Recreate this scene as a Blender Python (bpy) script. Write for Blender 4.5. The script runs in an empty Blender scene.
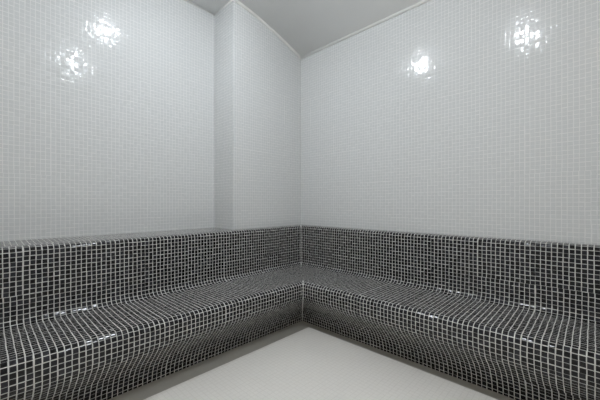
import bpy, bmesh, math
from mathutils import Vector

# ---------------------------------------------------------------- units
# everything is laid out in mosaic modules (one tile plus its joint)
S = 0.0265                      # metres per module
CAM_H = 38.8                    # eye height in modules
RX, RY = 86.1, 82.2             # riser planes of the two bench wings (they meet in the corner)
WX, WY = 89.1, 85.2             # right wall face, projecting pier face
REC = 97.3                      # recessed left wall face
PIER = 56.9                     # where the pier starts
BX, BY = -38.0, -38.0           # walls behind the camera
TOP = 112.0
C = bpy.context.scene.collection


# ---------------------------------------------------------------- nodes
def new_mat(name):
    m = bpy.data.materials.new(name)
    m.use_nodes = True
    nt = m.node_tree
    return m, nt, nt.nodes['Principled BSDF']


def mth(nt, op, a, b=None, c=None):
    n = nt.nodes.new('ShaderNodeMath')
    n.operation = op
    for i, v in enumerate((a, b, c)):
        if v is None:
            continue
        if isinstance(v, (int, float)):
            n.inputs[i].default_value = v
        else:
            nt.links.new(v, n.inputs[i])
    return n.outputs[0]


def vmth(nt, op, a, b=None, scale=None):
    n = nt.nodes.new('ShaderNodeVectorMath')
    n.operation = op
    for i, v in enumerate((a, b)):
        if v is None:
            continue
        if isinstance(v, (tuple, list)):
            n.inputs[i].default_value = v
        else:
            nt.links.new(v, n.inputs[i])
    if scale is not None:
        n.inputs['Scale'].default_value = scale
    return n.outputs[0]


def smooth(nt, x, lo, hi):
    n = nt.nodes.new('ShaderNodeMapRange')
    n.interpolation_type = 'SMOOTHSTEP'
    nt.links.new(x, n.inputs['Value'])
    n.inputs['From Min'].default_value = lo
    n.inputs['From Max'].default_value = hi
    return n.outputs['Result']


def mosaic(name, c_lo, c_hi, grout, ju, jv, rough, jitter, warp=0.10, power=1.0,
           bump=0.25, sheet=0.06, grout_rough=0.8, wave=0.0, spec=0.5, dens=1.0):
    """square glass mosaic driven by the UV map (one UV unit = one module)"""
    m, nt, bs = new_mat(name)
    L = nt.links.new
    uv = nt.nodes.new('ShaderNodeUVMap').outputs['UV']
    uv = vmth(nt, 'SCALE', uv, scale=dens)
    # hand-laid sheets: each sheet of tiles sits a hair off, lines waver a little
    sh = vmth(nt, 'FLOOR', vmth(nt, 'SCALE', uv, scale=1.0 / 12.0))
    wn = nt.nodes.new('ShaderNodeTexWhiteNoise')
    wn.noise_dimensions = '3D'
    L(sh, wn.inputs['Vector'])
    off = vmth(nt, 'SCALE', vmth(nt, 'SUBTRACT', wn.outputs['Color'], (0.5, 0.5, 0.5)), scale=2 * sheet)
    nz = nt.nodes.new('ShaderNodeTexNoise')
    nz.inputs['Scale'].default_value = 0.22
    nz.inputs['Detail'].default_value = 2.0
    L(uv, nz.inputs['Vector'])
    wv = vmth(nt, 'SCALE', vmth(nt, 'SUBTRACT', nz.outputs['Color'], (0.5, 0.5, 0.5)), scale=2 * warp)
    uvw = vmth(nt, 'ADD', vmth(nt, 'ADD', uv, off), wv)
    cell = vmth(nt, 'FLOOR', uvw)
    fr = vmth(nt, 'FRACTION', uvw)
    # per tile noise
    t = nt.nodes.new('ShaderNodeTexWhiteNoise')
    t.noise_dimensions = '3D'
    L(vmth(nt, 'ADD', cell, (7.31, 3.17, 0.5)), t.inputs['Vector'])
    sep = nt.nodes.new('ShaderNodeSeparateXYZ')
    L(fr, sep.inputs[0])
    # small per tile shift inside its cell
    sepc = nt.nodes.new('ShaderNodeSeparateXYZ')
    L(t.outputs['Color'], sepc.inputs[0])
    du = mth(nt, 'ABSOLUTE', mth(nt, 'SUBTRACT', mth(nt, 'ADD', sep.outputs[0], mth(nt, 'MULTIPLY', mth(nt, 'SUBTRACT', sepc.outputs[0], 0.5), 0.06)), 0.5))
    dv = mth(nt, 'ABSOLUTE', mth(nt, 'SUBTRACT', mth(nt, 'ADD', sep.outputs[1], mth(nt, 'MULTIPLY', mth(nt, 'SUBTRACT', sepc.outputs[1], 0.5), 0.10)), 0.5))
    eu = mth(nt, 'SUBTRACT', 0.5 - ju / 2, du)      # > 0 inside the tile
    ev = mth(nt, 'SUBTRACT', 0.5 - jv / 2, dv)
    e = mth(nt, 'SMOOTH_MIN', eu, ev, 0.05)
    mask = smooth(nt, e, -0.015, 0.025)             # 1 on tile, 0 on grout
    # colours
    mix = nt.nodes.new('ShaderNodeMix')
    mix.data_type = 'RGBA'
    mix.inputs['A'].default_value = (*c_lo, 1)
    mix.inputs['B'].default_value = (*c_hi, 1)
    L(mth(nt, 'POWER', t.outputs['Value'], power), mix.inputs['Factor'])
    mg = nt.nodes.new('ShaderNodeMix')
    mg.data_type = 'RGBA'
    L(mask, mg.inputs['Factor'])
    mg.inputs['A'].default_value = (*grout, 1)
    L(mix.outputs['Result'], mg.inputs['B'])
    L(mg.outputs['Result'], bs.inputs['Base Color'])
    r = nt.nodes.new('ShaderNodeMapRange')
    L(mask, r.inputs['Value'])
    r.inputs['To Min'].default_value = grout_rough
    r.inputs['To Max'].default_value = rough
    L(r.outputs['Result'], bs.inputs['Roughness'])
    # each tile is tipped a little, the whole lining undulates
    geo = nt.nodes.new('ShaderNodeNewGeometry')
    tip = vmth(nt, 'SCALE', vmth(nt, 'SUBTRACT', t.outputs['Color'], (0.5, 0.5, 0.5)), scale=jitter)
    nrm = vmth(nt, 'ADD', geo.outputs['Normal'], tip)
    if wave:
        n2 = nt.nodes.new('ShaderNodeTexNoise')
        n2.inputs['Scale'].default_value = 0.12
        n2.inputs['Detail'].default_value = 1.0
        L(uv, n2.inputs['Vector'])
        nrm = vmth(nt, 'ADD', nrm, vmth(nt, 'SCALE', vmth(nt, 'SUBTRACT', n2.outputs['Color'], (0.5, 0.5, 0.5)), scale=wave))
    nrm = vmth(nt, 'NORMALIZE', nrm)
    bp = nt.nodes.new('ShaderNodeBump')
    bp.inputs['Strength'].default_value = bump
    bp.inputs['Distance'].default_value = 0.0015
    L(smooth(nt, e, -0.02, 0.10), bp.inputs['Height'])
    L(nrm, bp.inputs['Normal'])
    L(bp.outputs['Normal'], bs.inputs['Normal'])
    bs.inputs['Specular IOR Level'].default_value = spec
    return m


def plain(name, col, rough=0.8, noise=0.0, metallic=0.0):
    m, nt, bs = new_mat(name)
    bs.inputs['Roughness'].default_value = rough
    bs.inputs['Metallic'].default_value = metallic
    tc = nt.nodes.new('ShaderNodeTexCoord')
    nz = nt.nodes.new('ShaderNodeTexNoise')
    nz.inputs['Scale'].default_value = 6.0
    nz.inputs['Detail'].default_value = 4.0
    nt.links.new(tc.outputs['Object'], nz.inputs['Vector'])
    mix = nt.nodes.new('ShaderNodeMix')
    mix.data_type = 'RGBA'
    mix.inputs['A'].default_value = (*[c * (1 - noise) for c in col], 1)
    mix.inputs['B'].default_value = (*[min(1, c * (1 + noise)) for c in col], 1)
    nt.links.new(nz.outputs['Fac'], mix.inputs['Factor'])
    nt.links.new(mix.outputs['Result'], bs.inputs['Base Color'])
    return m


def glow(name, col, power):
    m, nt, bs = new_mat(name)
    bs.inputs['Base Color'].default_value = (0.8, 0.8, 0.8, 1)
    bs.inputs['Emission Color'].default_value = (*col, 1)
    bs.inputs['Emission Strength'].default_value = power
    return m


M_BLACK = mosaic('black glass mosaic', (0.005, 0.005, 0.006), (0.027, 0.027, 0.033), (0.60, 0.595, 0.575),
                 0.15, 0.105, 0.09, 0.08, warp=0.08, power=1.8, bump=0.22, sheet=0.07, wave=0.03, spec=0.36, dens=1.04)
M_WHITE = mosaic('pale grey glass mosaic', (0.655, 0.67, 0.675), (0.672, 0.687, 0.692), (0.79, 0.79, 0.79),
                 0.115, 0.10, 0.085, 0.042, warp=0.07, power=1.0, bump=0.08, sheet=0.06, wave=0.018, spec=0.36, dens=1.05)
M_FLOOR = mosaic('off white floor mosaic', (0.81, 0.79, 0.755), (0.83, 0.81, 0.775), (0.77, 0.75, 0.715),
                 0.12, 0.12, 0.35, 0.02, warp=0.06, bump=0.15, sheet=0.04)
M_CEIL = plain('grey ceiling plaster', (0.86, 0.86, 0.85), 0.85, 0.02)
M_GUT = plain('grey gutter screed', (0.42, 0.41, 0.375), 0.5, 0.08)
M_GROUT = plain('pale grout', (0.82, 0.82, 0.80), 0.8, 0.05)
M_WOOD = plain('warm door wood', (0.30, 0.13, 0.06), 0.4, 0.2)
M_METAL = plain('brushed lamp metal', (0.7, 0.7, 0.7), 0.3, 0.02, 1.0)
M_WARM_FILL = glow('warm white fill lamp glass', (1.0, 0.84, 0.66), 100.0)  # glow of the added fill lamp behind the camera
M_LAMP = glow('cool white lamp glass', (0.885, 0.945, 1.0), 152.0)


# ---------------------------------------------------------------- mesh helpers
def link(name, bm, mat, parent=None, uvfn=None):
    bmesh.ops.recalc_face_normals(bm, faces=bm.faces[:])
    if uvfn is None:
        lay = bm.loops.layers.uv.new('UVMap')
        for f in bm.faces:
            n = f.normal
            ax = max(range(3), key=lambda i: abs(n[i]))
            for lp in f.loops:
                c = lp.vert.co / S
                lp[lay].uv = ((c.y, c.z), (c.x, c.z), (c.x, c.y))[ax]
    me = bpy.data.meshes.new(name)
    bm.to_mesh(me)
    bm.free()
    me.materials.append(mat)
    o = bpy.data.objects.new(name, me)
    C.objects.link(o)
    if parent:
        o.parent = parent
    return o


def box(bm, x0, x1, y0, y1, z0, z1):
    v = [bm.verts.new(Vector(p) * S) for p in
         ((x0, y0, z0), (x1, y0, z0), (x1, y1, z0), (x0, y1, z0),
          (x0, y0, z1), (x1, y0, z1), (x1, y1, z1), (x0, y1, z1))]
    for f in ((0, 3, 2, 1), (4, 5, 6, 7), (0, 1, 5, 4), (1, 2, 6, 5), (2, 3, 7, 6), (3, 0, 4, 7)):
        bm.faces.new([v[i] for i in f])


def prism(bm, poly, z0, z1):
    lo = [bm.verts.new(Vector((x, y, z0)) * S) for x, y in poly]
    hi = [bm.verts.new(Vector((x, y, z1)) * S) for x, y in poly]
    bm.faces.new(lo[::-1])
    bm.faces.new(hi)
    n = len(poly)
    for i in range(n):
        j = (i + 1) % n
        bm.faces.new((lo[i], lo[j], hi[j], hi[i]))


def struct(name, bm, mat):
    o = link(name, bm, mat)
    o['kind'] = 'structure'
    return o


# ---------------------------------------------------------------- room shell
T = 4.0
bm = bmesh.new(); box(bm, BX, PIER + 0.0, REC, REC + T, -2, TOP); struct('wall_left', bm, M_WHITE)
bm = bmesh.new(); box(bm, PIER, WX + T, WY, REC + T, -2, TOP); struct('wall_corner', bm, M_WHITE)
bm = bmesh.new(); box(bm, WX, WX + T, BY, WY, -2, TOP); struct('wall_right', bm, M_WHITE)
bm = bmesh.new(); box(bm, BX - T, BX, BY - T, REC + T, -2, TOP); struct('wall_back', bm, M_WHITE)
bm = bmesh.new(); box(bm, BX, WX + T, BY - T, BY, -2, TOP); struct('wall_front', bm, M_WHITE)

# ceiling: rises from the right wall in a cove and flattens out
cov = [(0, 58.9), (4, 60.4), (8, 61.8), (12, 63.05), (16, 64.15), (20, 65.3), (24, 66.25),
       (28, 66.9), (32, 67.35), (37, 67.6), (42, 67.6)]


def ceil_h(x):
    d = WX - x
    if d <= 0:
        return CAM_H + cov[0][1] + 0.38 * d
    for (a, ha), (b, hb) in zip(cov, cov[1:]):
        if d <= b:
            return CAM_H + ha + (hb - ha) * (d - a) / (b - a)
    return CAM_H + cov[-1][1]


xs = [WX + 2] + [WX - d for d, h in cov] + [BX - 2]
bm = bmesh.new()
rows = []
for x in xs:
    h = ceil_h(x)
    rows.append([bm.verts.new(Vector(p) * S) for p in
                 ((x, BY - 2, h), (x, REC + 2, h), (x, REC + 2, TOP + 4), (x, BY - 2, TOP + 4))])
for a, b in zip(rows, rows[1:]):
    for i in range(4):
        j = (i + 1) % 4
        f = bm.faces.new((a[i], a[j], b[j], b[i]))
        f.smooth = (i == 0)
bm.faces.new(rows[0]); bm.faces.new(rows[-1][::-1])
for e in bm.edges:
    if len(e.link_faces) == 2 and e.calc_face_angle(0) > 0.6:
        e.smooth = False
struct('ceiling', bm, M_CEIL)

# pale filler bead where the tiles meet the ceiling
def bead(name, pts, w, mat):
    bm = bmesh.new()
    rings = []
    pts = [Vector(p) for p in pts]
    for i, p in enumerate(pts):
        d = (pts[min(i + 1, len(pts) - 1)] - pts[max(i - 1, 0)]).normalized()
        up = Vector((0, 0, 1)) if abs(d.z) < 0.9 else Vector((1, 0, 0))
        s = d.cross(up).normalized()
        u = s.cross(d).normalized()
        rings.append([bm.verts.new((p + w * (math.cos(k * math.pi / 4) * s + math.sin(k * math.pi / 4) * u)) * S) for k in range(8)])
    for a, b in zip(rings, rings[1:]):
        for k in range(8):
            f = bm.faces.new((a[k], a[(k + 1) % 8], b[(k + 1) % 8], b[k]))
            f.smooth = True
    bm.faces.new(rings[0][::-1]); bm.faces.new(rings[-1])
    return bm


xx = [WX - d for d in range(0, 33, 2)]
struct('trim_1', bead('b', [(x, WY, ceil_h(x)) for x in xx if x > PIER] + [(PIER, WY, ceil_h(PIER))], 0.6, M_GROUT), M_GROUT)
struct('trim_2', bead('b', [(WX, y, ceil_h(WX)) for y in (WY, BY)], 0.6, M_GROUT), M_GROUT)
struct('trim_3', bead('b', [(PIER, y, ceil_h(PIER)) for y in (WY, REC)], 0.3, M_GROUT), M_GROUT)
struct('trim_4', bead('b', [(x, REC, ceil_h(x)) for x in (PIER, BX)], 0.3, M_GROUT), M_GROUT)

# floor and the sunk gutter strip along the bench
FX, FY = 70.2, 63.7
GUT = 0.5
bm = bmesh.new(); box(bm, BX, FX, BY, FY, -3, 0); struct('floor', bm, M_FLOOR)
bm = bmesh.new()
prism(bm, [(BX, FY), (FX, FY), (FX, BY), (WX, BY), (WX, WY), (BX, WY)], -3, -GUT)
struct('trim_5', bm, M_GUT)

# ---------------------------------------------------------------- the L shaped bench
bench = bpy.data.objects.new('corner_bench', None)
bench.location = (RX * S, RY * S, 0)
C.objects.link(bench)
bench['label'] = 'black mosaic tiled L-shaped bench with high backrest, wrapping the corner of the steam room'
bench['category'] = 'bench'


def arc(cx, cz, r, a0, a1, n):
    return [(cx + r * math.cos(math.radians(a0 + (a1 - a0) * i / n)), cz + r * math.sin(math.radians(a0 + (a1 - a0) * i / n))) for i in range(n + 1)]


# cross section (distance out from the riser, height relative to the eye)
prof_back = [(-2.95, -8.8), (-1.6, -8.85)] + arc(-1.1, -9.98, 1.1, 90, 0, 8) + arc(1.9, -22.2, 1.9, 180, 270, 8) + [(2.6, -24.1)]
prof_seat = [(2.6, -24.1), (10, -24.05)] + arc(17.7, -25.6, 1.6, 90, 0, 10) + [(19.3, -27.4)]


def bez(p0, p1, p2, p3, n):
    out = []
    for i in range(n + 1):
        t = i / n; s = 1 - t
        out.append(tuple(s ** 3 * a + 3 * s * s * t * b + 3 * s * t * t * c + t ** 3 * d for a, b, c, d in zip(p0, p1, p2, p3)))
    return out


prof_base = [(19.3, -27.4)] + bez((19.3, -27.6), (19.4, -30.8), (13.9, -32.6), (12.7, -38.0), 20) + [(12.6, -CAM_H - GUT)]


def wing(name, prof, close, axis, mat, v0):
    """extrude the section along one wing; mitred in the corner; UV follows the skin"""
    bm = bmesh.new()
    lay = bm.loops.layers.uv.new('UVMap')
    arcl = [v0]
    for p, q in zip(prof, prof[1:]):
        arcl.append(arcl[-1] - math.dist(p, q))
    full = prof + close
    n = len(full)

    def P(d, s, z):        # d out from riser, s along from the corner
        x, y = (RX - s, RY - d) if axis == 'x' else (RX - d, RY - s)
        return (Vector((x, y, z + CAM_H)) * S) - bench.location

    end = (RX - BX - 0.05) if axis == 'x' else (RY - BY - 0.05)
    A = [bm.verts.new(P(d, d, z)) for d, z in full]
    B = [bm.verts.new(P(d, end, z)) for d, z in full]
    off = 0.0 if axis == 'x' else 400.0
    for i in range(n):
        j = (i + 1) % n
        f = bm.faces.new((A[i], A[j], B[j], B[i]))
        skin = i < len(prof) - 1
        f.smooth = skin
        for lp in f.loops:
            k = i if lp.vert in (A[i], B[i]) else j
            d = full[k][0]
            s = d if lp.vert in (A[i], A[j]) else end
            v = arcl[k] if skin else full[k][1]
            lp[lay].uv = (s + off, v)
    bm.faces.new(A); bm.faces.new(B[::-1])
    bmesh.ops.recalc_face_normals(bm, faces=bm.faces[:])
    for e in bm.edges:
        if len(e.link_faces) == 2 and e.calc_face_angle(0) > 0.6:
            e.smooth = False
    o = link(name, bm, mat, bench, uvfn='own')
    return o, arcl[-1]


for ax in ('x', 'y'):
    o, v = wing('backrest', prof_back, [(2.6, -30), (-2.95, -30)], ax, M_BLACK, 0.5)
    o, v = wing('seat', prof_seat, [(17.0, -29.0), (2.6, -29.0)], ax, M_BLACK, v)
    o, v = wing('base', prof_base, [(5.0, -CAM_H - GUT), (5.0, -29.05), (16.9, -29.05), (17.05, -27.4)], ax, M_BLACK, v)

# the deep shelf on top of the backrest, in the recess beside the pier
bm = bmesh.new()
prism(bm, [(BX + 0.05, WY - 0.05), (PIER - 0.05, WY - 0.05), (PIER - 0.05, REC - 0.05), (BX + 0.05, REC - 0.05)], CAM_H - 13, CAM_H - 8.8)
o = link('ledge', bm, M_BLACK, bench)
o.location = -bench.location

# thick pale joint in the mitre of the backrest and of the seat front
def mitre(pts, w):
    b = bead('j', [(RX - d, RY - d, z + CAM_H) for d, z in pts], w, M_GROUT)
    o = link('corner_joint', b, M_GROUT, bench)
    o.location = -bench.location
    o['label'] = 'thick pale grout joint in the bench corner'


mitre(prof_back[1:-2], 0.15)
mitre(prof_seat[3:] + prof_base[1:], 0.13)

# ---------------------------------------------------------------- lamps
def downlight(x, y, r, label, lamp):
    e = bpy.data.objects.new('ceiling_light', None)
    z = ceil_h(x)
    e.location = Vector((x, y, z)) * S
    C.objects.link(e)
    e['label'] = label; e['category'] = 'light'; e['group'] = 'ceiling lamps'
    # housing ring
    bm = bmesh.new()
    prof = [(r, 0.0), (r, -0.35), (r + 0.15, -0.5), (r + 0.75, -0.45), (r + 0.95, -0.2), (r + 1.0, 0.0)]
    N = 40
    rg = [[bm.verts.new(Vector((a * math.cos(2 * math.pi * k / N), a * math.sin(2 * math.pi * k / N), h)) * S) for a, h in prof] for k in range(N)]
    for k in range(N):
        a, b = rg[k], rg[(k + 1) % N]
        for i in range(len(prof)):
            j = (i + 1) % len(prof)
            bm.faces.new((a[i], a[j], b[j], b[i]))
    link('frame', bm, M_METAL, e)
    bm = bmesh.new()
    rings = []
    for i in range(7):
        a = math.pi / 2 * i / 7
        rings.append([bm.verts.new(Vector((r * math.cos(a) * math.cos(2 * math.pi * k / N), r * math.cos(a) * math.sin(2 * math.pi * k / N), -0.4 - r * 0.62 * math.sin(a))) * S) for k in range(N)])
    tip = bm.verts.new(Vector((0, 0, -0.4 - r * 0.62)) * S)
    for p, q in zip(rings, rings[1:]):
        for k in range(N):
            bm.faces.new((p[k], p[(k + 1) % N], q[(k + 1) % N], q[k])).smooth = True
    for k in range(N):
        bm.faces.new((rings[-1][k], rings[-1][(k + 1) % N], tip)).smooth = True
    bm.faces.new(rings[0][::-1])
    link('diffuser', bm, lamp, e)


downlight(32.5, 59, 3.2, 'round opal bulkhead lamp on the ceiling, nearer the recessed left wall', M_LAMP)
downlight(30, 18.5, 3.2, 'round opal bulkhead lamp on the ceiling, farther from the recessed left wall', M_LAMP)
downlight(-12, -12, 3.2, 'round opal fill lamp added on the ceiling behind the camera, warming the foreground', M_WARM_FILL)  # invented warm fill, out of view; brightens the near floor and bench fronts

# ---------------------------------------------------------------- world, camera
w = bpy.data.worlds.new('World'); bpy.context.scene.world = w
w.use_nodes = True
w.node_tree.nodes['Background'].inputs['Color'].default_value = (0, 0, 0, 1)

cam = bpy.data.cameras.new('camera')
cam.sensor_width = 36.0
cam.lens = 303.0 / 600 * 36
cam.shift_y = 3.0 / 600
cam.clip_start = 0.02
co = bpy.data.objects.new('camera', cam)
C.objects.link(co)
co.location = (0, 0, CAM_H * S)
co.rotation_euler = (math.radians(90), 0, math.radians(-46.13))
sc = bpy.context.scene
sc.camera = co
sc.view_settings.view_transform = 'Standard'
sc.view_settings.look = 'None'
sc.view_settings.exposure = 0.06
sc.view_settings.gamma = 1.0
sc.view_settings.use_curve_mapping = False
sc.cycles.max_bounces = 16
sc.cycles.diffuse_bounces = 10
